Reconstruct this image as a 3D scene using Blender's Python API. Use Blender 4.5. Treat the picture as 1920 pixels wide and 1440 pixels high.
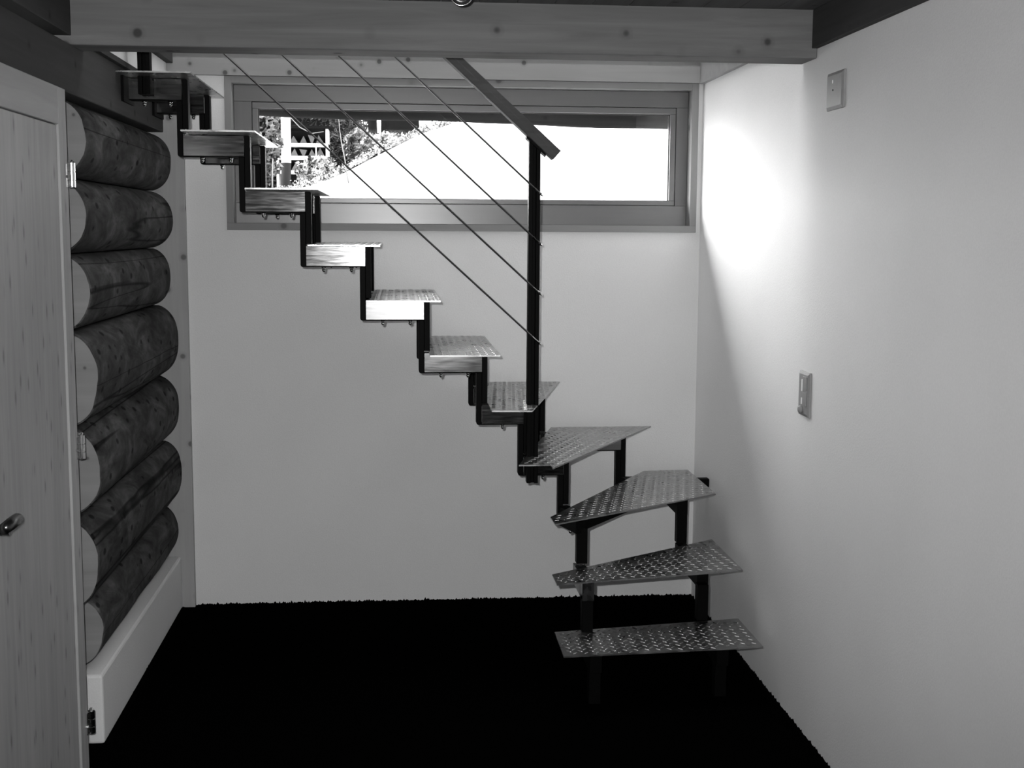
import bpy, bmesh, math, random
from mathutils import Vector, Matrix, noise
random.seed(7)
SC = bpy.context.scene
for o in list(bpy.data.objects):
    bpy.data.objects.remove(o)

# ------------------------------------------------------------------ camera, world, lights
H_EYE = 1.6947
def make_camera():
    f, yaw, pitch, roll = 2350.19, .0909, .1215, .0060
    cy, sy, cp, sp = math.cos(yaw), math.sin(yaw), math.cos(pitch), math.sin(pitch)
    fw = Vector((sy*cp, cy*cp, -sp)); rt = Vector((cy, -sy, 0)); up = rt.cross(fw)
    c, s = math.cos(roll), math.sin(roll)
    r2 = c*rt + s*up; u2 = -s*rt + c*up
    cam = bpy.data.cameras.new('camera'); ob = bpy.data.objects.new('camera', cam)
    SC.collection.objects.link(ob)
    m = Matrix((r2, u2, -fw)).transposed().to_4x4(); m.translation = Vector((0, 0, H_EYE))
    ob.matrix_world = m
    cam.sensor_fit = 'HORIZONTAL'; cam.sensor_width = 36; cam.lens = f*36/1920
    cam.clip_start = .05; cam.clip_end = 200
    SC.camera = ob
make_camera()

W = bpy.data.worlds.new('overcast_sky'); SC.world = W; W.use_nodes = True
W.node_tree.nodes['Background'].inputs[0].default_value = (1, 1, 1, 1)
W.node_tree.nodes['Background'].inputs[1].default_value = 8.0
SC.view_settings.view_transform = 'Standard'; SC.view_settings.look = 'None'
SC.view_settings.exposure = 0; SC.view_settings.gamma = 1; SC.view_settings.use_curve_mapping = False

def light(name, kind, loc, target, energy, **k):
    l = bpy.data.lights.new(name, kind); l.energy = energy
    o = bpy.data.objects.new(name, l); SC.collection.objects.link(o)
    o.location = loc
    o.rotation_euler = (Vector(target)-Vector(loc)).to_track_quat('-Z', 'Y').to_euler()
    for a, b in k.items(): setattr(l, a, b)
    return o
# the camera's own flash, just left of and above the lens
fl = light('camera_flash', 'SPOT', (-.055, .03, H_EYE+.055), (.15, 5.6, 1.36), 365, spot_size=math.radians(86), spot_blend=1.0, shadow_soft_size=.012)
# added fill light behind the camera, to lift the wall brightness
light('added_fill_rear', 'AREA', (.2, -1.0, 2.36), (.2, -1.0, 0), 12, shape='RECTANGLE', size=1.2, size_y=.8)
# hazy low daylight slanting in through the strip window from the upper left
light('hazy_sun', 'SUN', (-6, 12, 6), (-6+1.2*3, 12-3, 6-.75*3), 42, angle=math.radians(75))
# portals: daylight enters through the strip window and through the glazed door behind the camera
def portal(name, loc, target, sx, sy):
    o = light(name, 'AREA', loc, target, 1, shape='RECTANGLE', size=sx, size_y=sy)
    o.data.cycles.is_portal = True
portal('window_portal', (.31, 5.76, 2.03), (.31, 0, 2.03), 1.9, .45)
# daylight of a glazed door behind the camera
light('rear_door_daylight', 'AREA', (.17, -2.46, .93), (.17, 0, .93), 11, shape='RECTANGLE', size=1.05, size_y=.78)
light('added_fill_stairwell', 'AREA', (.0, 4.95, 4.55), (.0, 4.95, 0), 31, shape='RECTANGLE', size=2.2, size_y=1.2)  # added fill above the stairwell, brightens the walls below

# ------------------------------------------------------------------ materials
MATS = {}
def g(v): return (v, v, v, 1)
def base_mat(name, rough=.6, metal=0.0, spec=.5):
    m = bpy.data.materials.new(name); m.use_nodes = True
    b = m.node_tree.nodes['Principled BSDF']
    b.inputs['Roughness'].default_value = rough; b.inputs['Metallic'].default_value = metal
    b.inputs['Specular IOR Level'].default_value = spec
    return m, m.node_tree, b
def nd(nt, t, **k):
    n = nt.nodes.new(t)
    for a, v in k.items():
        if a in n.inputs.keys(): n.inputs[a].default_value = v
        else: setattr(n, a, v)
    return n
def coords(nt, scale, rnd=False):
    tc = nd(nt, 'ShaderNodeTexCoord'); mp = nd(nt, 'ShaderNodeMapping'); mp.inputs['Scale'].default_value = scale
    nt.links.new(tc.outputs['Object'], mp.inputs['Vector'])
    if rnd:
        oi = nd(nt, 'ShaderNodeObjectInfo'); mu = nd(nt, 'ShaderNodeMath', operation='MULTIPLY'); mu.inputs[1].default_value = 37
        nt.links.new(oi.outputs['Random'], mu.inputs[0]); nt.links.new(mu.outputs[0], mp.inputs['Location'])
    return mp.outputs[0]
def ramp(nt, src, stops):
    r = nd(nt, 'ShaderNodeValToRGB'); e = r.color_ramp.elements
    while len(e) < len(stops): e.new(.5)
    for i, (p, v) in enumerate(stops): e[i].position = p; e[i].color = g(v)
    nt.links.new(src, r.inputs[0]); return r.outputs[0]
def mulc(nt, a, b):
    m = nd(nt, 'ShaderNodeMix', data_type='RGBA', blend_type='MULTIPLY'); m.inputs[0].default_value = 1
    nt.links.new(a, m.inputs[6]); nt.links.new(b, m.inputs[7]); return m.outputs[2]
def bump(nt, b, src, strength, dist):
    n = nd(nt, 'ShaderNodeBump'); n.inputs['Strength'].default_value = strength; n.inputs['Distance'].default_value = dist
    nt.links.new(src, n.inputs['Height']); nt.links.new(n.outputs[0], b.inputs['Normal'])
def noise_tex(nt, vec, scale, detail=3, rough=.5, dist=0):
    n = nd(nt, 'ShaderNodeTexNoise'); n.inputs['Scale'].default_value = scale; n.inputs['Detail'].default_value = detail
    n.inputs['Roughness'].default_value = rough; n.inputs['Distortion'].default_value = dist
    nt.links.new(vec, n.inputs['Vector']); return n.outputs['Fac']

def plaster(name, v, grain=.35):
    m, nt, b = base_mat(name, .85, spec=.2)
    c = coords(nt, (1, 1, 1))
    n1 = noise_tex(nt, c, 2.2, 4); n2 = noise_tex(nt, c, 170, 3, .6)
    nt.links.new(mulc(nt, ramp(nt, n1, [(.3, v*.955), (.7, v)]), ramp(nt, n2, [(.3, .95), (.7, 1)])), b.inputs['Base Color'])
    bump(nt, b, n2, grain, .002)
    return m
def wood(name, v, axis, knots=.05, contrast=.16, rough=.55, fine=26, kdark=.42, spec=.25, ks=12.0, ka=1.0):
    m, nt, b = base_mat(name, rough, spec=spec)
    def sc(al, ac):
        s = [ac]*3; s[axis] = al; return tuple(s)
    c1 = coords(nt, sc(.06, 1)); n1 = noise_tex(nt, c1, fine, 5, .6, .6)
    c2 = coords(nt, sc(.35, 1)); n2 = noise_tex(nt, c2, 3.1, 3)
    col = mulc(nt, ramp(nt, n1, [(.3, v*(1-contrast)), (.68, v*(1+contrast*.35))]), ramp(nt, n2, [(.3, .84), (.7, 1)]))
    if knots:
        vo = nd(nt, 'ShaderNodeTexVoronoi'); vo.inputs['Scale'].default_value = ks
        nt.links.new(coords(nt, sc(ka, 1)), vo.inputs['Vector'])
        col = mulc(nt, col, ramp(nt, vo.outputs['Distance'], [(0, kdark), (knots*.75, kdark*1.15), (knots*1.15, .86), (knots*2.0, 1)]))
    nt.links.new(col, b.inputs['Base Color'])
    bump(nt, b, n1, .12, .001)
    return m
def log_wood(name, v):
    m, nt, b = base_mat(name, .8, spec=.06)
    c = coords(nt, (1, .45, 1), True)
    n1 = noise_tex(nt, c, 9, 6, .65, .8); n2 = noise_tex(nt, c, 30, 4, .6)
    cc = coords(nt, (.6, .022, 1.2), True)
    n3 = noise_tex(nt, cc, 5, 2.5, .45)
    d = nd(nt, 'ShaderNodeMath', operation='SUBTRACT'); d.inputs[1].default_value = .5; nt.links.new(n3, d.inputs[0])
    a = nd(nt, 'ShaderNodeMath', operation='ABSOLUTE'); nt.links.new(d.outputs[0], a.inputs[0])
    crack = ramp(nt, a.outputs[0], [(0, .12), (.003, .3), (.007, 1)])
    vo = nd(nt, 'ShaderNodeTexVoronoi'); vo.inputs['Scale'].default_value = 16; nt.links.new(coords(nt, (1, .6, 1), True), vo.inputs['Vector'])
    spot = ramp(nt, vo.outputs['Distance'], [(0, .15), (.15, .3), (.21, 1)])
    col = mulc(nt, ramp(nt, n1, [(.32, v*.4), (.5, v), (.68, v*2.0)]), ramp(nt, n2, [(.3, .7), (.65, 1)]))
    col = mulc(nt, mulc(nt, col, crack), spot)
    nt.links.new(col, b.inputs['Base Color']); bump(nt, b, n2, .4, .004)
    return m
def metal(name, v, rough, stretch=(1, 1, 1), amt=.1, m_=1.0):
    m, nt, b = base_mat(name, rough, m_)
    n = noise_tex(nt, coords(nt, stretch), 20, 3)
    nt.links.new(ramp(nt, n, [(.3, v*(1-amt)), (.7, v)]), b.inputs['Base Color'])
    nt.links.new(ramp(nt, n, [(.3, rough*.7), (.7, rough*1.2)]), b.inputs['Roughness'])
    return m
def plain(name, v, rough=.5, spec=.5, me=0):
    m, nt, b = base_mat(name, rough, me, spec)
    n = noise_tex(nt, coords(nt, (1, 1, 1)), 60, 2)
    nt.links.new(ramp(nt, n, [(.3, v*.93), (.7, v)]), b.inputs['Base Color']); return m

M = dict(
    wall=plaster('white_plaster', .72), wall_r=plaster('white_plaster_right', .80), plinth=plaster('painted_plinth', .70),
    carpet=plain('black_carpet', .0012, 1, 0),
    beam=wood('dark_pine_beam', .17, 0, .12, .22, .7, spec=.12, ks=8, kdark=.3), beam_y=wood('dark_pine_beam_lengthwise', .06, 1, .10, .22, .75, spec=.1, ks=8),
    ceil=wood('ceiling_boards', .12, 1, .08, .25, .7, spec=.1, ks=8),
    header=wood('light_spruce_header', .30, 0, .115, .10, fine=20, kdark=.28, ks=11), post=wood('light_spruce_post', .38, 2, .12, .10, kdark=.35, ks=9),
    casing=wood('window_casing_pine', .24, 0, .13, .12, kdark=.4, ks=9), casing_z=wood('window_casing_pine_upright', .24, 2, .13, .12, kdark=.4, ks=9),
    frame=wood('window_frame_wood', .17, 0, 0, .07, rough=.28, spec=.5), frame_z=wood('window_frame_wood_upright', .17, 2, 0, .07, rough=.4),
    door=wood('door_spruce', .40, 2, .13, .16, fine=30, kdark=.55, ks=22, ka=.35), doorrail=wood('door_rail_spruce', .37, 1, 0, .12),
    rail=wood('handrail_wood', .075, 0, 0, .25, rough=.6, spec=.08), log=log_wood('peeled_log', .060), logend=wood('sawn_log_end', .24, 0, .06, .2, fine=14),
    black=plain('black_painted_steel', .0025, .5, .04), plate=metal('brushed_steel', .30, .13, (.6, 1, 6), .25),
    alu=metal('checker_plate_aluminium', .42, .33, (1, 1, 1), .15), chrome=metal('chromed_steel', .75, .15),
    dark=metal('dark_steel', .12, .3), cable=metal('steel_rope', .18, .35), switch=plain('switch_plastic', .30, .45, .15),
    switchw=plain('white_plastic', .85, .3), hole=plain('dark_hole', .01, .6),
    outlog=wood('weathered_log', .010, 0, .04, .7, .9, fine=14, spec=.02), meadow=plain('pale_meadow', .35, .9, 0),
    polew=plain('pale_post_wood', .6, .8, 0), polel=plain('grey_post_base', .025, .8, 0), fire=plain('split_firewood', .09, .8, 0), rack=plain('weathered_board', .5, .8, 0),
    shade=plain('rack_shade', .01, .9, 0), trunk=plain('bark', .006, .9, 0), twig=plain('pale_twig', .15, .8, 0),
)
def leafmat(name, lo, hi):
    m, nt, b = base_mat(name, .7, spec=.2)
    n = noise_tex(nt, coords(nt, (1, 1, 1)), 9, 5, .7)
    nt.links.new(ramp(nt, n, [(.42, lo), (.6, hi)]), b.inputs['Base Color']); return m
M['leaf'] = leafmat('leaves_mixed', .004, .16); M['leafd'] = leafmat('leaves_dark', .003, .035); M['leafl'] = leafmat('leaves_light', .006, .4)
mg = bpy.data.materials.new('window_glass'); mg.use_nodes = True; nt = mg.node_tree; nt.nodes.clear()
ou = nd(nt, 'ShaderNodeOutputMaterial'); mx = nd(nt, 'ShaderNodeMixShader'); mx.inputs[0].default_value = .06
tr = nd(nt, 'ShaderNodeBsdfTransparent'); gl = nd(nt, 'ShaderNodeBsdfGlossy'); gl.inputs['Roughness'].default_value = .02
nt.links.new(tr.outputs[0], mx.inputs[1]); nt.links.new(gl.outputs[0], mx.inputs[2]); nt.links.new(mx.outputs[0], ou.inputs[0])
M['glass'] = mg

# ------------------------------------------------------------------ mesh helpers (all in world coordinates)
def BM(): return bmesh.new()
def box(bm, x0, x1, y0, y1, z0, z1):
    v = [bm.verts.new((x, y, z)) for x in (x0, x1) for y in (y0, y1) for z in (z0, z1)]
    for f in ((0, 1, 3, 2), (4, 6, 7, 5), (0, 4, 5, 1), (2, 3, 7, 6), (0, 2, 6, 4), (1, 5, 7, 3)): bm.faces.new([v[i] for i in f])
    return bm
def B(*a): return box(BM(), *a)
def prism(bm, pts, axis, a, b):
    """pts 2D polygon; axis 'Y': pts are (x,z); 'Z': (x,y); 'X': (y,z)"""
    def mk(p, t): return {'Y': (p[0], t, p[1]), 'Z': (p[0], p[1], t), 'X': (t, p[0], p[1])}[axis]
    A = [bm.verts.new(mk(p, a)) for p in pts]; C = [bm.verts.new(mk(p, b)) for p in pts]
    n = len(pts); bm.faces.new(A[::-1]); bm.faces.new(C)
    for i in range(n): bm.faces.new((A[i], A[(i+1) % n], C[(i+1) % n], C[i]))
    return bm
def tube(bm, path, r, n=10, caps=True):
    rings = []
    for i, p in enumerate(path):
        p = Vector(p); rr = r[i] if isinstance(r, (list, tuple)) else r
        d = (Vector(path[min(i+1, len(path)-1)])-Vector(path[max(i-1, 0)])).normalized()
        s = d.cross(Vector((0, 0, 1)) if abs(d.z) < .95 else Vector((1, 0, 0))).normalized(); u = s.cross(d)
        rings.append([bm.verts.new(p+(s*math.cos(t)+u*math.sin(t))*rr) for t in [2*math.pi*k/n for k in range(n)]])
    for a, b in zip(rings, rings[1:]):
        for k in range(n): bm.faces.new((a[k], a[(k+1) % n], b[(k+1) % n], b[k]))
    if caps: bm.faces.new(rings[0][::-1]); bm.faces.new(rings[-1])
    return bm
def lathe(bm, c, prof, n=16, axis='Z'):
    c = Vector(c); rings = []
    for r, h in prof:
        ring = []
        for k in range(n):
            t = 2*math.pi*k/n; a, b = r*math.cos(t), r*math.sin(t)
            ring.append(bm.verts.new(c+Vector({'Z': (a, b, h), 'Y': (a, h, b), 'X': (h, a, b)}[axis])))
        rings.append(ring)
    for a, b in zip(rings, rings[1:]):
        for k in range(n): bm.faces.new((a[k], a[(k+1) % n], b[(k+1) % n], b[k]))
    bm.faces.new(rings[0][::-1]); bm.faces.new(rings[-1]); return bm
def bar(bm, p, q, w, z0, z1):
    """horizontal bar from p to q (x,y), width w"""
    p = Vector(p); q = Vector(q); d = (q-p).normalized(); n = Vector((-d.y, d.x))*w/2
    return prism(bm, [tuple(p+n), tuple(p-n), tuple(q-n), tuple(q+n)], 'Z', z0, z1)
def obj(name, bm, mat, parent=None, bevel=0, smooth=False, label=None):
    bmesh.ops.recalc_face_normals(bm, faces=bm.faces)
    me = bpy.data.meshes.new(name)
    if parent is None:
        xs = [v.co for v in bm.verts]
        L = Vector(((min(v.x for v in xs)+max(v.x for v in xs))/2, (min(v.y for v in xs)+max(v.y for v in xs))/2, min(v.z for v in xs)))
        off = L
    else:
        off = Vector(parent['_o'])
    bmesh.ops.translate(bm, verts=bm.verts, vec=-off)
    if smooth:
        for f in bm.faces: f.smooth = True
    bm.to_mesh(me); bm.free()
    o = bpy.data.objects.new(name, me); SC.collection.objects.link(o)
    for m in (mat if isinstance(mat, list) else [mat]): me.materials.append(m)
    if parent is None: o.location = off
    else: o.parent = parent
    o['_o'] = tuple(off)
    if bevel:
        b = o.modifiers.new('bevel', 'BEVEL'); b.width = bevel; b.segments = 2 if bevel < .02 else 5; b.limit_method = 'ANGLE'
    if label: o['label'] = label
    return o
def thing(name, label, cat, loc, group=None):
    o = bpy.data.objects.new(name, None); SC.collection.objects.link(o); o.location = loc; o['_o'] = tuple(loc)
    return tag(o, label, cat, group)
def tag(o, label, cat, group=None, kind=None):
    o['label'] = label; o['category'] = cat
    if group: o['group'] = group
    if kind: o['kind'] = kind
    return o
def struct(name, bm, mat, label=None, bevel=0):
    o = obj(name, bm, mat, None, bevel); o['kind'] = 'structure'
    if label: o['label'] = label; o['category'] = name.split('_')[0]
    return o

R = .205; D = 5.635; XR = 1.366; CEIL = 2.412; YB0, YB1, ZB = 4.077, 4.226, 2.258

# ------------------------------------------------------------------ room shell
struct('floor', B(-1.30, XR+.12, -2.6, D+.15, -.12, 0), M['carpet'], 'black carpeted floor')
WX0, WX1, WZ0, WZ1 = -.745, 1.345, 1.692, 2.354      # window opening in the back wall
bm = BM()
T = .14
box(bm, -1.30, WX0, D, D+T, 0, 4.6); box(bm, WX1, XR+.12, D, D+T, 0, 4.6)
box(bm, WX0, WX1, D, D+T, 0, WZ0); box(bm, WX0, WX1, D, D+T, WZ1, 4.6)
struct('wall_back', bm, M['wall'], 'white plastered back wall behind the staircase')
struct('wall_right', B(XR, XR+.12, -2.6, D, 0, 4.6), M['wall_r'], 'white plastered right wall with switches')
struct('wall_left_rear', B(-1.30, -1.03, -2.6, 2.9, 0, 2.105), M['beam_y'], 'unseen left wall before the door, dark wood to dim reflections')  # unseen part in dark wood, to darken what the face plates reflect
bm = B(-1.30, -1.03, 2.9, 3.93, 0, 2.105); box(bm, -1.30, -1.13, 3.93, D, 0, 2.105)
struct('wall_left', bm, M['wall'], 'left wall behind the door and the logs')
bm = B(-1.30, -.986, YB1+.001, D, 2.300, 4.6)
struct('wall_left_upper', bm, M['wall'], 'light upper left wall above the squared timber')
bm = BM()
box(bm, -1.30, XR, -2.6, -2.48, 0, CEIL)
struct('wall_rear', bm, M['beam'], 'rear wall behind the camera')  # dark wood stands in for an unlit rear room
bm = BM(); x = -1.30
while x < XR:
    box(bm, x, min(x+.118, XR), -2.6, YB0, CEIL, CEIL+.02); x += .12
box(bm, -1.30, XR, -2.6, YB0, CEIL+.021, CEIL+.06)
struct('ceiling', bm, M['ceil'], 'dark boarded wooden ceiling')
struct('ceiling_stairwell', B(-1.30, XR+.12, YB0, D+T, 4.6, 4.7), M['wall'], 'top of the open stairwell')
struct('wall_stairwell_front', B(-1.30, XR, YB0, YB0+.1, CEIL+.07, 4.6), M['wall'], 'front of the open stairwell')
# ragged carpet edge tufts belong to the carpet
bm = BM()
def tuft(a, b, n, nx, ny):
    for i in range(n):
        t = (i+random.random()*.6)/n; x = a[0]+(b[0]-a[0])*t; y = a[1]+(b[1]-a[1])*t; w = random.uniform(.004, .012); h = abs(random.gauss(.003, .004))+.002
        dx, dy = (b[0]-a[0]), (b[1]-a[1]); l = math.hypot(dx, dy); dx /= l; dy /= l
        q = [(x-dx*w, y-dy*w, 0), (x+dx*w, y+dy*w, 0), (x, y, h), (x+nx*.02, y+ny*.02, 0)]
        v = [bm.verts.new(p) for p in q]
        for f in ((0, 1, 2), (1, 3, 2), (3, 0, 2), (0, 3, 1)): bm.faces.new([v[k] for k in f])
tuft((-.91, D-.001), (XR, D-.001), 240, 0, -1); tuft((XR-.001, 2.5), (XR-.001, D), 300, -1, 0); tuft((-.974, 4.09), (-.974, 5.6), 160, 1, 0)
fr = obj('carpet_edge', bm, M['carpet']); tag(fr, 'frayed black edge of the carpet along the walls', 'carpet', kind='stuff')

# plinth under the logs
struct('baseboard_left', B(-1.13, -.975, 4.08, 5.601, 0, .236), M['plinth'], 'white painted plinth under the log wall', bevel=.009)
# boards on the back wall
struct('trim_1', B(-.985, XR, D-.025, D, 2.354, 2.62), M['header'], 'pale knotty header board above the strip window')
struct('trim_2', B(-1.13, -.920, D-.032, D, 0, 2.352), M['post'], 'upright knotty board beside the log ends')

# ------------------------------------------------------------------ window
w1 = thing('window_1', 'wide low strip window with wooden frame high in the back wall', 'window', (.3, D, WZ0)); w1['kind'] = 'structure'
c = .030; y0 = D-.012; yb = D+.0655
bm = BM(); box(bm, WX0, WX1, y0, yb, WZ0, WZ0+c); box(bm, WX0+c, WX1-c, y0, yb, WZ1-c, WZ1-.001)
obj('casing', bm, M['casing'], w1, .001)
bm = BM(); box(bm, WX0, WX0+c, y0, yb, WZ0+c, WZ1-.001); box(bm, WX1-c, WX1, y0, yb, WZ0+c, WZ1-.001)
obj('casing_upright', bm, M['casing_z'], w1, .001)
fx0, fx1, fz0, fz1 = WX0+c, WX1-c, WZ0+c, WZ1-c
sx0, sx1, sz0, sz1 = -.638, 1.262, 1.812, 2.253
gx0_, gx1_, gz0_, gz1_ = -.611, 1.234, 1.835, 2.224
yf = D+.065
bm = BM(); box(bm, fx0, fx1, yf, yf+.06, fz0, sz0); box(bm, fx0, fx1, yf, yf+.06, sz1, fz1); box(bm, WX0, WX1, yf+.0551, yf+.072, WZ0, gz0_-.006); box(bm, WX0, WX1, yf+.0551, yf+.072, gz1_+.006, WZ1); obj('frame', bm, M['frame'], w1, .002)
bm = BM(); box(bm, fx0, sx0, yf, yf+.06, sz0, sz1); box(bm, sx1, fx1, yf, yf+.06, sz0, sz1); box(bm, WX0, gx0_-.006, yf+.0551, yf+.071, WZ0, WZ1); box(bm, gx1_+.006, WX1, yf+.0551, yf+.071, WZ0, WZ1); obj('frame_upright', bm, M['frame_z'], w1, .002)
bm = BM(); e = .0015; ys = yf+.004
box(bm, sx0+e, sx1-e, ys, ys+.05, sz0+e, gz0_); box(bm, sx0+e, sx1-e, ys, ys+.05, gz1_, sz1-e)
box(bm, sx0+e, gx0_, ys, ys+.05, gz0_, gz1_); box(bm, gx1_, sx1-e, ys, ys+.05, gz0_, gz1_); obj('sash', bm, M['frame'], w1, .0025)
bm = BM(); s = .004; box(bm, gx0_, gx1_, ys+.012, ys+.018, gz0_, gz0_+s*.5); box(bm, gx0_, gx1_, ys+.012, ys+.018, gz1_-s, gz1_); box(bm, gx0_, gx0_+s, ys+.012, ys+.018, gz0_, gz1_); box(bm, gx1_-s, gx1_, ys+.012, ys+.018, gz0_, gz1_)
obj('seal', bm, M['hole'], w1)
obj('glass', B(gx0_-.004, gx1_+.004, ys+.02, ys+.024, gz0_-.004, gz1_+.004), M['glass'], w1)

# ------------------------------------------------------------------ beams
bm = B(-1.298, XR-.001, YB0, YB1, ZB, CEIL+.06)
tag(obj('ceiling_beam', bm, M['beam'], None, .006), 'heavy knotty beam crossing the picture above the staircase', 'beam')
tag(obj('wall_plate', B(XR-.022, XR, -2.4, YB0-.001, 2.29, CEIL-.001), M['beam_y'], None, .002), 'dark timber plate along the top of the right wall, in front of the crossbeam', 'beam')
tag(obj('wall_plate', B(XR-.022, XR, YB1+.001, D-.026, 2.349, 2.62), M['header'], None, .002), 'pale timber plate between crossbeam and window corner, on the right wall', 'beam')
tag(obj('wall_plate', B(-1.298, -1.0005, -2.4, YB0-.001, 2.285, CEIL-.001), M['beam_y'], None, .002), 'dark timber plate above the squared timber on the left, under the ceiling', 'beam')
tag(obj('wall_plate', B(-.9855, -.957, YB1+.001, D-.026, 2.40, 2.62), M['beam_y'], None, .002), 'short timber plate behind the crossbeam in the upper left corner', 'beam')
bm = prism(BM(), [(-2.4, 2.106), (5.585, 2.106), (5.585, 2.280), (4.2268, 2.280), (4.2268, 2.2572), (-2.4, 2.2572)], 'X', -1.298, -1.0)
tag(obj('painted_shade_strip', B(-1.29, -.9865, YB1+.002, 5.585, 2.2805, 2.2995), M['beam_y']), 'thin dark strip as painted shade between the squared timber and the pale upper left wall', 'strip')  # dark colour stands in for the shade under the upper wall
tag(obj('squared_timber', bm, M['beam_y'], None, .004), 'squared timber lying on the log wall and over the door', 'timber')

# ------------------------------------------------------------------ log wall
pin = [2.102, 1.857, 1.612, 1.365, 1.059, .765, .481, .237]
bul = [-.975, -.972, -.990, -.962, -.966, -.962, -.985]
names = ['topmost round log, directly under the squared timber', 'second round log from the top of the log wall', 'third round log from the top, the slimmest one with two dark patches',
         'fourth round log from the top, with a large pale sawn end', 'fifth round log from the top, beside the middle door hinge', 'second lowest round log of the log wall', 'lowest round log, resting on the white plinth']
yn = [4.11, 4.07, 4.14, 4.11, 4.11, 4.03, 4.16]
for k in range(7):
    z1, z0, xb = pin[k], pin[k+1], bul[k]; zc = (z0+z1)/2; hh = (z1-z0)/2-.0015; NP = 26; NY = 60
    L = .1+.015*math.sin(k*2.1)
    def prof(t):   # t -1..1 bottom..top -> x offset inward
        return L*(1-math.sqrt(max(0, 1-(abs(t)*.985)**2.25)))
    bm = BM(); rings = []
    for j in range(NY+1):
        y = yn[k]+(5.600-yn[k])*j/NY; ring = []
        for i in range(NP+1):
            t = -1+2*i/NP; t = math.sin(t*math.pi/2)
            nz = noise.noise(Vector((k*7.3, y*2.2, t*1.5)))*.008+noise.noise(Vector((k*3.3, y*9, t*5)))*.0022
            if j == NY: nz *= .5
            ring.append(bm.verts.new((xb-prof(t)+nz*(1-abs(t)**4), y, zc+t*hh)))
        ring.append(bm.verts.new((-1.128, y, zc+hh))); ring.append(bm.verts.new((-1.128, y, zc-hh)))
        rings.append(ring)
    n = len(rings[0])
    for a, b_ in zip(rings, rings[1:]):
        for i in range(n): bm.faces.new((a[i], a[(i+1) % n], b_[(i+1) % n], b_[i]))
    bm.faces.new(rings[0][::-1]); bm.faces.new(rings[-1])
    end = [v.co.copy() for v in rings[0]]
    for f in bm.faces: f.smooth = len(f.verts) == 4
    lg = obj('wall_log', bm, M['log'])
    tag(lg, 'dark peeled '+names[k] if k > 0 else 'dark peeled '+names[0], 'log', 'round logs of the left wall')
    cz = sum(v.z for v in end[:-2])/(n-2)
    bm = BM(); pts = []
    for v in end[:-2]: pts.append((min(v.x-.0015, v.x*1.0-.0015), cz+(v.z-cz)*.96))
    pts += [(-1.1, pts[-1][1]), (-1.1, pts[0][1])]
    prism(bm, pts, 'Y', yn[k]-.003, yn[k]+.001)
    obj('sawn_end', bm, M['logend'], lg, label='pale sawn end face')

# ------------------------------------------------------------------ door
dt = thing('door_1', 'light spruce door with narrow frame at the left edge', 'door', (-.99, 3.43, .012)); dt['kind'] = 'structure'
dy0, dy1, dz0, dz1, dx0, dx1 = 2.98, 3.868, .012, 2.101, -1.018, -.973
bm = BM(); box(bm, dx0, dx1, dy1-.085, dy1, dz0, dz1); box(bm, dx0, dx1, dy0, dy0+.085, dz0, dz1); obj('stile', bm, M['door'], dt, .003)
obj('top_rail', B(dx0, dx1+.0003, dy0+.0855, dy1-.0855, 1.992, dz1), M['doorrail'], dt, .003)
bm = BM(); box(bm, dx0+.002, dx1-.007, dy0+.085, dy1-.086, dz0, 1.990)
obj('door_panel', bm, M['door'], dt, .002)
for zc in (1.850, 1.032, .160):
    bm = lathe(BM(), (dx1+.010, dy1+.004, zc), [(.004, .046), (.006, .043), (.004, .0385), (.0105, .037), (.0105, .0125), (.0085, .012), (.0085, .010), (.0105, .0095), (.0105, -.0125), (.0085, -.013), (.0085, -.0145), (.0105, -.015), (.0105, -.034), (.009, -.036)][::-1], 16)
    h = obj('hinge', bm, M['chrome'], dt, 0, False, label='round chromed hinge barrel')
    bm = B(dx1-.001, dx1+.0025, dy1-.022, dy1-.003, zc-.034, zc+.034)
    obj('hinge_leaf', bm, M['chrome'], h)
    bm = tube(BM(), [(dx1, dy1-.026, zc-.004), (dx1+.008, dy1-.026, zc-.004)], .004, 8)
    obj('hinge_screw', bm, M['chrome'], h)
bm = tube(BM(), [(dx1, 2.90+.13, .975), (dx1+.045, 2.90+.13, .975)], .011, 10)
hd = obj('door_handle', bm, M['dark'], dt, label='dark lever handle')
bm = tube(BM(), [(dx1+.045, 2.99, .99), (dx1+.045, 3.05, .99), (dx1+.045, 3.09, .99), (dx1+.044, 3.107, .99), (dx1+.044, 3.112, .99)], [.014, .0155, .015, .0105, .004], 14)
obj('lever', bm, M['dark'], hd, 0, True)

# ------------------------------------------------------------------ electrical
def swplate(y0, y1, z0, z1, label):
    t = thing('wall_switch', label, 'switch', (XR, (y0+y1)/2, z0))
    bm = BM(); w = .010
    a = [(y0, z0), (y1, z0), (y1, z1), (y0, z1)]; b_ = [(y0+w, z0+w), (y1-w, z0+w), (y1-w, z1-w), (y0+w, z1-w)]
    A = [bm.verts.new((XR, *p)) for p in a]; C = [bm.verts.new((XR-.006, *p)) for p in a]; E_ = [bm.verts.new((XR-.011, *p)) for p in b_]
    bm.faces.new(A); bm.faces.new(E_)
    for i in range(4):
        j = (i+1) % 4; bm.faces.new((A[i], A[j], C[j], C[i])); bm.faces.new((C[i], C[j], E_[j], E_[i]))
    obj('cover_plate', bm, M['switch'], t, .0015); return t
t = swplate(3.805, 3.955, 2.077, 2.193, 'blank light switch plate high on the right wall, near the ceiling')
obj('indicator', B(XR-.0125, XR-.0108, 3.890, 3.896, 2.158, 2.168), M['switchw'], t, label='small white indicator')
obj('screw_hole', lathe(BM(), (XR-.0118, 3.888, 2.137), [(.0025, -.0015), (.0025, .001)], 10, 'X'), M['hole'], t)
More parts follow.
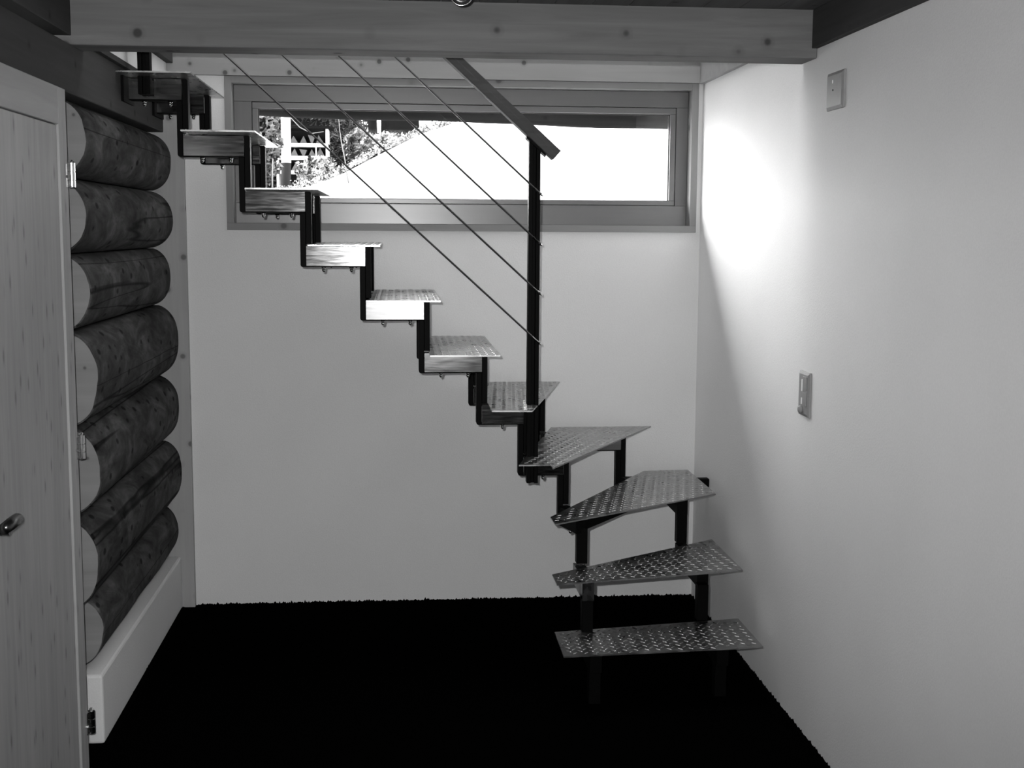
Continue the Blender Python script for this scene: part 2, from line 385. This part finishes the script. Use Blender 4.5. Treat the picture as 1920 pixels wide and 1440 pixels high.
t = swplate(4.024, 4.132, 1.081, 1.232, 'combined light switch with two rockers and round knob low on the right wall')
obj('rocker', B(XR-.0145, XR-.0108, 4.040, 4.078, 1.172, 1.216), M['switch'], t, .0008)
obj('rocker', B(XR-.0145, XR-.0108, 4.040, 4.078, 1.118, 1.163), M['switch'], t, .0008)
obj('indicator', B(XR-.0175, XR-.0145, 4.074, 4.079, 1.166, 1.207), M['switchw'], t, label='long white indicator')
obj('indicator', B(XR-.0175, XR-.0145, 4.074, 4.079, 1.122, 1.144), M['switchw'], t, label='short white indicator')
obj('knob', lathe(BM(), (XR-.011, 4.088, 1.103), [(.013, 0), (.013, -.006), (.010, -.011), (.004, -.013)], 18, 'X'), M['switch'], t, 0, True)

# ceiling spot in front of the beam
lt = thing('ceiling_spotlight', 'small round glass-rimmed spotlight under the ceiling, cut by the top of the picture', 'lamp', (.183, 3.66, 2.412))
cx, cy_, cz = .183, 3.66, 2.362
obj('lamp_shade', lathe(BM(), (cx, cy_, cz), [(.012, .05), (.02, .045), (.031, .02), (.0345, 0), (.030, .003), (.022, .010)], 28, 'Y'), M['chrome'], lt, 0, True)
obj('bulb', lathe(BM(), (cx, cy_, cz), [(.004, .001), (.018, .006), (.021, .014), (.01, .03)], 20, 'Y'), M['dark'], lt, 0, True)
obj('bracket', tube(BM(), [(cx, cy_+.045, cz), (cx, cy_+.05, cz+.02), (cx, cy_+.05, 2.411)], .006, 8), M['chrome'], lt)

# ------------------------------------------------------------------ staircase
st = thing('staircase', 'open steel staircase with checker plate treads, winding at the bottom, with rope railing', 'staircase', (.9, 4.4, 0))
def inside(poly, x, y, inset):
    n = len(poly); ok = True
    for i in range(n):
        a, b_ = poly[i], poly[(i+1) % n]; ex, ey = b_[0]-a[0], b_[1]-a[1]; l = math.hypot(ex, ey)
        if ((x-a[0])*ey-(y-a[1])*ex)/l*SGN < inset: return False
    return ok
def tread(poly, z, rot, label, pitch=.0285):
    global SGN
    area = sum(poly[i][0]*poly[(i+1) % len(poly)][1]-poly[(i+1) % len(poly)][0]*poly[i][1] for i in range(len(poly)))
    SGN = -1 if area > 0 else 1
    bm = BM(); prism(bm, poly, 'Z', z-.0055, z)
    xs = [p[0] for p in poly]; ys = [p[1] for p in poly]; c0 = Vector(((min(xs)+max(xs))/2, (min(ys)+max(ys))/2))
    N = int(1.2/pitch); cr, sr = math.cos(rot), math.sin(rot)
    for i in range(-N//2, N//2+1):
        for j in range(-N//2, N//2+1):
            u, v = i*pitch, j*pitch
            x, y = c0.x+u*cr-v*sr, c0.y+u*sr+v*cr
            if convex_in(poly, x, y):
                a = rot+(math.pi/2 if (i+j) % 2 else 0)
                L, w, h = pitch*.46, .0036, .0019
                ca, sa = math.cos(a), math.sin(a)
                def P(p, q, hh): return bm.verts.new((x+p*ca-q*sa, y+p*sa+q*ca, z+hh))
                V = [P(-L, 0, -.0002), P(-L*.5, -w, -.0002), P(L*.5, -w, -.0002), P(L, 0, -.0002), P(L*.5, w, -.0002), P(-L*.5, w, -.0002), P(-L*.55, 0, h), P(L*.55, 0, h)]
                for f in ((0, 1, 6), (1, 2, 7, 6), (2, 3, 7), (3, 4, 7), (4, 5, 6, 7), (5, 0, 6)): bm.faces.new([V[k] for k in f])
    me = obj('tread', bm, M['alu'], st, label=label)
    return me
def convex_in(poly, x, y, m=.011):
    c = False; n = len(poly)
    for i in range(n):
        (x0, y0), (x1, y1) = poly[i], poly[(i+1) % n]
        if (y0 > y) != (y1 > y) and x < (x1-x0)*(y-y0)/(y1-y0)+x0: c = not c
        ex, ey = x1-x0, y1-y0; l2 = ex*ex+ey*ey; t = max(0, min(1, ((x-x0)*ex+(y-y0)*ey)/l2))
        if math.hypot(x-x0-t*ex, y-y0-t*ey) < m: return False
    return c
YN, YF = 4.68, 5.56
for i in range(6, 12):
    xr = .158-(i-7)*.224; xl = xr-.264
    if i == 11: xl = -.9985
    tread([(xl, YN), (xr, YN), (xr, YF), (xl, YF)], i*R, 0, None)
tread([(.348, 4.645), (.50, 4.636), (.72, 5.548), (.348, 5.548)], 5*R, math.radians(40), 'tread slanting into the turn, beside the lower newel post')
tread([(.45, 4.629), (.569, 4.629), (.570, 4.559), (1.14, 5.543), (.681, 5.533)], 4*R, math.radians(20), 'wedge-shaped winder tread')
tread([(.573, 4.641), (.576, 4.524), (1.312, 5.024), (1.316, 5.552), (1.109, 5.537)], 3*R, math.radians(32), 'wide corner winder tread')
tread([(.573, 4.572), (.574, 4.439), (1.311, 4.584), (1.312, 5.068)], 2*R, math.radians(52), 'wedge-shaped winder tread')
tread([(.577, 4.513), (.576, 4.241), (1.311, 4.293), (1.310, 4.626)], 1*R, math.radians(45), 'lowest, nearly rectangular tread')

seam = {i: .100-(i-7)*.2245 for i in range(6, 12)}
seam[5] = .490; seam[4] = .650; seam[12] = -.9985
hw = .0215; ZT, ZBt = -.0075, -.081
def cap_nut(x, y, z, par):
    bm = lathe(BM(), (x, y, z), [(.0085, 0), (.0085, -.006), (.0055, -.0065), (.0055, -.008), (.0068, -.0095), (.0068, -.014), (.0045, -.0185), (.0015, -.020)][::-1], 12)
    obj('cap_nut', bm, M['chrome'], par, 0, True, label='shiny domed cap nut')
def bracket(i, y, shift=0, top=None, nA=True, nuts=2, plate=True):
    sR, sL = seam[i], seam[i+1]; z0 = i*R
    zb, zt = z0+ZBt-.006, z0+ZT
    bm = BM()
    # left post half, rounded lower corner, bottom flange
    if nA:
        up = (i+1)*R+ZBt-.006 if i < 11 else zt
        r_ = .008
        prism(bm, [(sL-hw, up), (sL-hw, zb+r_), (sL-hw+.0025, zb+.0025), (sL-hw+r_, zb), (sR, zb), (sR, zb+.006), (sL-.0004, zb+.006), (sL-.0004, up)], 'Y', y+.004, y+.05)
    else:
        prism(bm, [(sL, zb), (sR, zb), (sR, zb+.006), (sL, zb+.006)], 'Y', y+.004, y+.05)
    zlow = (i-1)*R+.0005
    if zlow < 0: zlow = 0
    prism(bm, [(sL, zt-.006), (sL, zt), (sR+hw-.004, zt), (sR+hw, zt-.004), (sR+hw, zlow), (sR+.0004, zlow), (sR+.0004, zt-.006)], 'Y', y+.004, y+.05)
    o = obj('stringer_frame', bm, M['black'], st, .0012)
    if plate:
        bm = B(sL+.0005, sR-.0005, y, y+.004, zb+.004, zt)
        obj('face_plate', bm, M['plate'], o, .0008, label='shiny brushed steel plate')
    for t in ([.29, .76] if nuts == 2 else [.5][:nuts]):
        cap_nut(sL+(sR-sL)*t, y+.028, zb, o)
    return o
YS, YS2 = 4.850, 5.395
for i in range(5, 12):
    bracket(i, YS, nA=i < 11, nuts=1 if i == 5 else 2)
for i in range(6, 12):
    bracket(i, YS2, nA=i < 11)
bracket(4, YS, nuts=1)
# far side of steps 5 and 4
seam[5] = .617; seam[4] = .977; bracket(5, YS2, nuts=1); bracket(4, YS2, nuts=0)
def sbox(bm, x, y, z0, z1, w=.021, d=.0225): return box(bm, x-w, x+w, y-d, y+d, z0, z1)
def riser(x, y, z0, z1): return obj('riser_post', sbox(BM(), x, y, z0, z1), M['black'], st, .0015)
zt = lambda i: i*R-.0065
zb = lambda i: i*R-.084
# winder supports (steps 3, 2, 1)
o = obj('stringer_frame', bar(BM(), (.650, 4.872), (.702, 4.712), .044, zb(3), zt(3)), M['black'], st, .003)
obj('riser_post', B(.6285, .6496, YS+.004, YS+.05, zb(3), 4*R+ZBt-.006), M['black'], st, .0012)
obj('riser_post', B(.9555, .9766, YS2+.004, YS2+.05, zb(3), 4*R+ZBt-.006), M['black'], st, .0012)
cap_nut(.672, 4.80, zb(3), o)
obj('cross_bar', bar(BM(), (.715, 4.765), (1.165, 5.37), .012, zb(3), zt(3)), M['black'], st, .001)
bm = bar(BM(), (.977, 5.42), (1.19, 5.42), .045, zb(3), zt(3)); bar(bm, (1.168, 5.397), (1.168, 5.005), .044, zb(3), zt(3))
obj('stringer_frame', bm, M['black'], st)
riser(.707, 4.735, 2*R+.0005, zb(3)+.02); riser(1.169, 5.030, 2*R+.0005, zb(3)+.02)
obj('stringer_frame', bar(BM(), (.700, 4.757), (.700, 4.497), .044, zb(2), zt(2)), M['dark'], st, .002)
obj('stringer_frame', bar(BM(), (1.172, 5.05), (1.172, 4.65), .044, zb(2), zt(2)), M['black'], st, .002)
riser(.699, 4.522, R+.0005, zb(2)+.02); riser(1.164, 4.630, R+.0005, zb(2)+.02)
obj('stringer_frame', bar(BM(), (.699, 4.54), (.699, 4.29), .044, zb(1), zt(1)), M['black'], st, .002)
obj('stringer_frame', bar(BM(), (1.172, 4.62), (1.172, 4.33), .044, zb(1), zt(1)), M['black'], st, .002)
riser(.699, 4.33, .0, zb(1)); riser(1.172, 4.37, .0, zb(1))
obj('wall_bracket', B(1.317, XR, 5.345, 5.385, .575, .612), M['black'], st, .003)
# mounting plates on the squared timber
for y0, y1 in ((4.762, 4.945), (5.345, 5.545)):
    bm = B(-1.0, -.990, y0, y1, 2.156, 2.249)
    obj('mounting_plate', bm, M['black'], st)
# newels
def newel(x0, x1, z0, z1, ztop_slope=0, y=4.790):
    bm = BM(); w = .0155; m_ = ztop_slope
    def f(a, b_, ya, yb_):
        prism(bm, [(a, z0), (b_, z0), (b_, z1-(b_-x0)*m_), (a, z1-(a-x0)*m_)], 'Y', ya, yb_)
    f(x0, x0+w, y, y+.046); f(x1-w, x1, y, y+.046); f(x0+w, x1-w, y+.012, y+.040)
    return obj('newel_post', bm, M['black'], st, .0012)
nl = newel(.4965, .5405, .716, 2.034, .905)
bm = prism(BM(), [(.486, 2.043), (.486, 2.0525), (.560, 1.9855), (.560, 1.976)], 'Y', 4.785, 4.84)
obj('rail_saddle', bm, M['black'], nl)
obj('spacer', B(.4975, .5395, 4.8362, 4.8535, .78, .81), M['black'], nl)
un = newel(-.945, -.901, 2.185, 3.40, 0)
obj('spacer', B(-.944, -.902, 4.8362, 4.8535, 2.19, 2.24), M['black'], un)
# handrail
sl = .905
def railpt(x, off): return (x, 1.980-(x-.6025)*sl+off)
t_ = .0235/math.cos(math.atan(sl)); xe = .6025
ang = math.atan(sl); ux, uz = math.cos(ang), -math.sin(ang); nx_, nz_ = math.sin(ang), math.cos(ang)
E1 = Vector((.6025, 1.9805)); S1 = E1-Vector((ux, uz))*2.12
bm = BM(); sec = [(-.030, -.0225), (-.030, -.001), (-.0265, .002), (-.0265, .0225), (.0265, .0225), (.030, .018), (.030, -.0225)]
A = [bm.verts.new((S1.x+nx_*n, 4.812+d, S1.y+nz_*n)) for d, n in sec]; C = [bm.verts.new((E1.x+nx_*n, 4.812+d, E1.y+nz_*n)) for d, n in sec]
bm.faces.new(A); bm.faces.new(C[::-1])
for k in range(len(sec)): bm.faces.new((A[k], A[(k+1) % len(sec)], C[(k+1) % len(sec)], C[k]))
obj('handrail', bm, M['rail'], st, .003, label='dark wooden handrail')
for z in (1.836, 1.648, 1.459, 1.268):
    x0 = .5395
    pts = []; N = 60
    for k in range(N+1):
        x = x0+(-.905-x0)*k/N; pts.append((x, 4.783+.0, z-(x-x0)*.9105+.0))
    cb = obj('steel_rope', tube(BM(), pts, .0042, 6), M['cable'], st, label='thin stranded steel rope')
    d = Vector((.739, 0, -.673)); p0 = Vector((x0, 4.783, z))
    bm = tube(BM(), [tuple(p0-d*.035), tuple(p0-d*.005), tuple(p0+d*.004), tuple(p0+d*.014)], [.0042, .0045, .0055, .0015], 8)
    obj('rope_end', bm, M['chrome'], cb)

# ------------------------------------------------------------------ outside
bm = BM(); rings = []
for j in range(41):
    x = -1.9+4.4*j/40; zc = 2.356-(x+.63)*.0195+.006*noise.noise(Vector((x*2, 0, 0))); ring = []
    for k in range(24):
        t = 2*math.pi*k/24; rr = .14+.007*noise.noise(Vector((x*2.5, math.cos(t)*1.5, math.sin(t)*1.5)))
        ring.append(bm.verts.new((x, 5.99+rr*math.cos(t), zc+rr*math.sin(t))))
    rings.append(ring)
for a, b_ in zip(rings, rings[1:]):
    for k in range(24): bm.faces.new((a[k], a[(k+1) % 24], b_[(k+1) % 24], b_[k]))
bm.faces.new(rings[0][::-1]); bm.faces.new(rings[-1])
tag(obj('lintel_log', bm, M['outlog'], None, 0, True), 'weathered round log lying outside across the top of the strip window', 'log')
struct('wall_outer', B(-1.9, 2.5, D+T, 6.13, 2.45, 4.6), M['trunk'], 'outer log wall above the strip window')

cr = [(-8, 2.1), (-1.42, 2.04), (-.73, 2.25), (-.26, 2.51), (.26, 2.75), (.79, 2.93), (1.5, 3.15), (3.2, 4.0), (12, 6.5)]
def crest(x):
    for (a, za), (b_, zb_) in zip(cr, cr[1:]):
        if x <= b_: return za+(zb_-za)*(x-a)/(b_-a)
    return cr[-1][1]
bm = BM(); NX, NYY = 90, 60; V = {}
for i in range(NX+1):
    for j in range(NYY+1):
        x = -8+18*i/NX; y = 6.2+24*j/NYY
        t = max(0, min(1, (y-6.2)/7.8)); z = 1.35+(crest(x)-1.35)*t+.035*noise.noise(Vector((x*1.3, y*1.3, 0)))
        V[i, j] = bm.verts.new((x, y, z))
for i in range(NX):
    for j in range(NYY): bm.faces.new((V[i, j], V[i+1, j], V[i+1, j+1], V[i, j+1]))
o = obj('ground_outside', bm, M['meadow'], None, 0, True); o['kind'] = 'structure'; o['label'] = 'bright sloping meadow outside the window'; o['category'] = 'ground'

pole = thing('wooden_post', 'pale upright wooden post with darker foot, outside the window at left', 'post', (-1.55, 18, 2.0))
obj('post_shaft', tube(BM(), [(-1.55, 18, 2.62), (-1.545, 18, 4.2)], [.068, .062], 12), M['polew'], pole, 0, True)
obj('post_foot', tube(BM(), [(-1.565, 18, 1.95), (-1.55, 18, 2.62)], [.066, .068], 12), M['polel'], pole, 0, True, label='darker lower part of the post')
rk = thing('firewood_rack', 'pale boarded rack holding firewood beside the post outside', 'rack', (-1.4, 20.2, 2.1))
bm = BM(); box(bm, -1.85, -1.07, 20, 20.35, 2.975, 3.03); box(bm, -1.85, -1.07, 20, 20.35, 2.775, 2.835); box(bm, -1.85, -1.07, 20, 20.35, 2.56, 2.61)
obj('shelf', bm, M['rack'], rk)
bm = BM(); box(bm, -1.11, -1.07, 19.97, 20.35, 2.0, 3.25); box(bm, -1.27, -1.25, 19.98, 20.0, 2.6, 3.0); box(bm, -1.87, -1.84, 19.97, 20.35, 2.0, 3.25); obj('upright', bm, M['rack'], rk)
obj('shade_backdrop', B(-1.85, -1.07, 20.36, 20.4, 2.0, 3.3), M['shade'], rk)  # near-black sheet stands in for the shade inside the rack
obj('roof_board', B(-1.95, -1.0, 19.9, 20.45, 3.25, 3.29), M['trunk'], rk)
rowlab = ['upper', 'middle', 'lower']
for r_, zz in enumerate((3.031, 2.836, 2.611)):
    x = -1.74
    k = 0
    while x < -1.16:
        w = random.uniform(.055, .07); hgt = random.uniform(.09, .135); tip = random.uniform(-.4, .4)*w; up = random.random() < .6
        pts = [(x-w, zz), (x+w, zz), (x+tip, zz+hgt)] if up else [(x-w*.9, zz+hgt), (x-w*.1, zz), (x+w*.3, zz), (x+w*.95, zz+hgt*.85)]
        bm = prism(BM(), pts, 'Y', 20.02+random.uniform(0, .04), 20.33)
        o = obj('split_log', bm, M['fire'])
        tag(o, 'split wedge of firewood stacked on the %s shelf of the rack' % rowlab[r_], 'firewood', 'firewood on the %s shelf' % rowlab[r_])
        x += w*2+.012; k += 1

def bush(name, label, cat, c, rad, n, size, mat, core=.72, conifer=False):
    t = thing(name, label, cat, (c[0], c[1], c[2]-rad[2]))
    bm = BM(); rnd = random.Random(hash(label) % 1000 if False else len(label)*13+int(c[1]*10))
    for k in range(n):
        while True:
            p = Vector((rnd.uniform(-1, 1), rnd.uniform(-1, 1), rnd.uniform(-1, 1)))
            if .35 < p.length < 1: break
        p = p.normalized()*(p.length**.45)*(1+.22*noise.noise(p*3+Vector(c)))
        q = Vector((c[0]+p.x*rad[0], c[1]+p.y*rad[1], c[2]+p.z*rad[2]))
        s = size*rnd.uniform(.5, 1.4); a = Vector((rnd.uniform(-1, 1), rnd.uniform(-1, 1), rnd.uniform(-1, 1))).normalized(); b_ = a.orthogonal().normalized()
        if conifer: s1, s2 = s*1.7, s*.25
        else: s1, s2 = s, s*.6
        vs = [bm.verts.new(q+a*s1), bm.verts.new(q+b_*s2), bm.verts.new(q-a*s1), bm.verts.new(q-b_*s2)]
        bm.faces.new(vs)
    obj('foliage', bm, mat, t)
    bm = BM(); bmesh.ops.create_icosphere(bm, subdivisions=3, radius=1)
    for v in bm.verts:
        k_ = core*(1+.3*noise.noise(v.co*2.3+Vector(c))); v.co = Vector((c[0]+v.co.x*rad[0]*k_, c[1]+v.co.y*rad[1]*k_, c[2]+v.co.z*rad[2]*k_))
    obj('branches', bm, M['trunk'], t)  # dark core blocks the sky and stands in for shade among the leaves
    return t
bush('evergreen_tree', 'tall dark evergreen filling the back beyond the firewood rack', 'tree', (-2.2, 25, 4.2), (1.75, 1.2, 2.3), 9000, .07, M['leafd'], .85, True)
bush('leafy_shrub', 'bright leaved shrub left of the wooden post', 'shrub', (-1.95, 17.2, 2.9), (.40, .5, .75), 2600, .045, M['leaf'], .8)
bush('evergreen_tree', 'feathery dark young evergreen right of the firewood rack', 'tree', (-.78, 20.9, 2.95), (.36, .4, .66), 3200, .04, M['leafd'], .8, True)
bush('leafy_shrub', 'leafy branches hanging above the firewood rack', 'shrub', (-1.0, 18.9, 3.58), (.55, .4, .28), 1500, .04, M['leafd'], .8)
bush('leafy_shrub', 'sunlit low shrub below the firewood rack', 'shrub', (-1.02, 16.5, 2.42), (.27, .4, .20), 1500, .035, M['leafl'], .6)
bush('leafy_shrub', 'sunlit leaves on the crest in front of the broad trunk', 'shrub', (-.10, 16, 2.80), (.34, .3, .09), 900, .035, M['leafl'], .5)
bush('leafy_shrub', 'small shrub between young evergreen and narrow trunk', 'shrub', (-.52, 16.5, 2.78), (.17, .3, .20), 800, .035, M['leaf'], .55)
tag(obj('tree_trunk', tube(BM(), [(.06, 24, 2.4), (.06, 24, 3.4), (.03, 24, 4.4), (.02, 24, 5.2)], [.46, .37, .33, .31], 20), M['trunk'], None, 0, True), 'broad dark tree trunk on the crest outside', 'tree')
tag(obj('tree_trunk', tube(BM(), [(-.43, 23, 2.4), (-.44, 23, 3.4), (-.46, 23, 4.8)], [.10, .085, .08], 14), M['trunk'], None, 0, True), 'narrow dark tree trunk left of the broad one', 'tree')
def stem(path, r, label):
    r = [q*.65 for q in r]
    tag(obj('bare_sapling', tube(BM(), path, r, 6), M['twig'], None, 0, True), label, 'sapling')
stem([(-.455, 12, 2.12), (-.475, 12, 2.22), (-.49, 12, 2.35), (-.52, 12, 2.5), (-.535, 12, 2.62), (-.55, 12, 2.8)], [.012, .011, .009, .008, .006, .004], 'thin pale bare sapling in front of the young evergreen')
stem([(-1.575, 16.2, 2.05), (-1.57, 16.2, 2.35), (-1.56, 16.2, 2.58)], [.016, .015, .012], 'short pale stick standing left of the post foot')
stem([(-1.15, 13, 2.9), (-.98, 13, 2.72), (-.86, 13, 2.66), (-.74, 13, 2.68)], [.005, .008, .008, .004], 'thin pale arching twig above the firewood rack')

bm = BM(); rnd = random.Random(5)
for k in range(2600):
    x = -1.35+2.35*rnd.random()**.8; yy = 14+rnd.uniform(-.5, .3); q = Vector((x, yy, crest(x)+abs(rnd.gauss(0, .035))-.02*(14-yy)*3))
    a = Vector((rnd.uniform(-1, 1), rnd.uniform(-1, 1), rnd.uniform(-1, 1))).normalized(); b_ = a.orthogonal().normalized(); s = rnd.uniform(.008, .026)
    bm.faces.new([bm.verts.new(q+a*s), bm.verts.new(q+b_*s*.6), bm.verts.new(q-a*s), bm.verts.new(q-b_*s*.6)])
tag(obj('ground_cover_leaves', bm, M['leafl']), 'low leafy growth along the crest of the meadow', 'plants', kind='stuff')
for o in SC.objects:
    if '_o' in o.keys(): del o['_o']
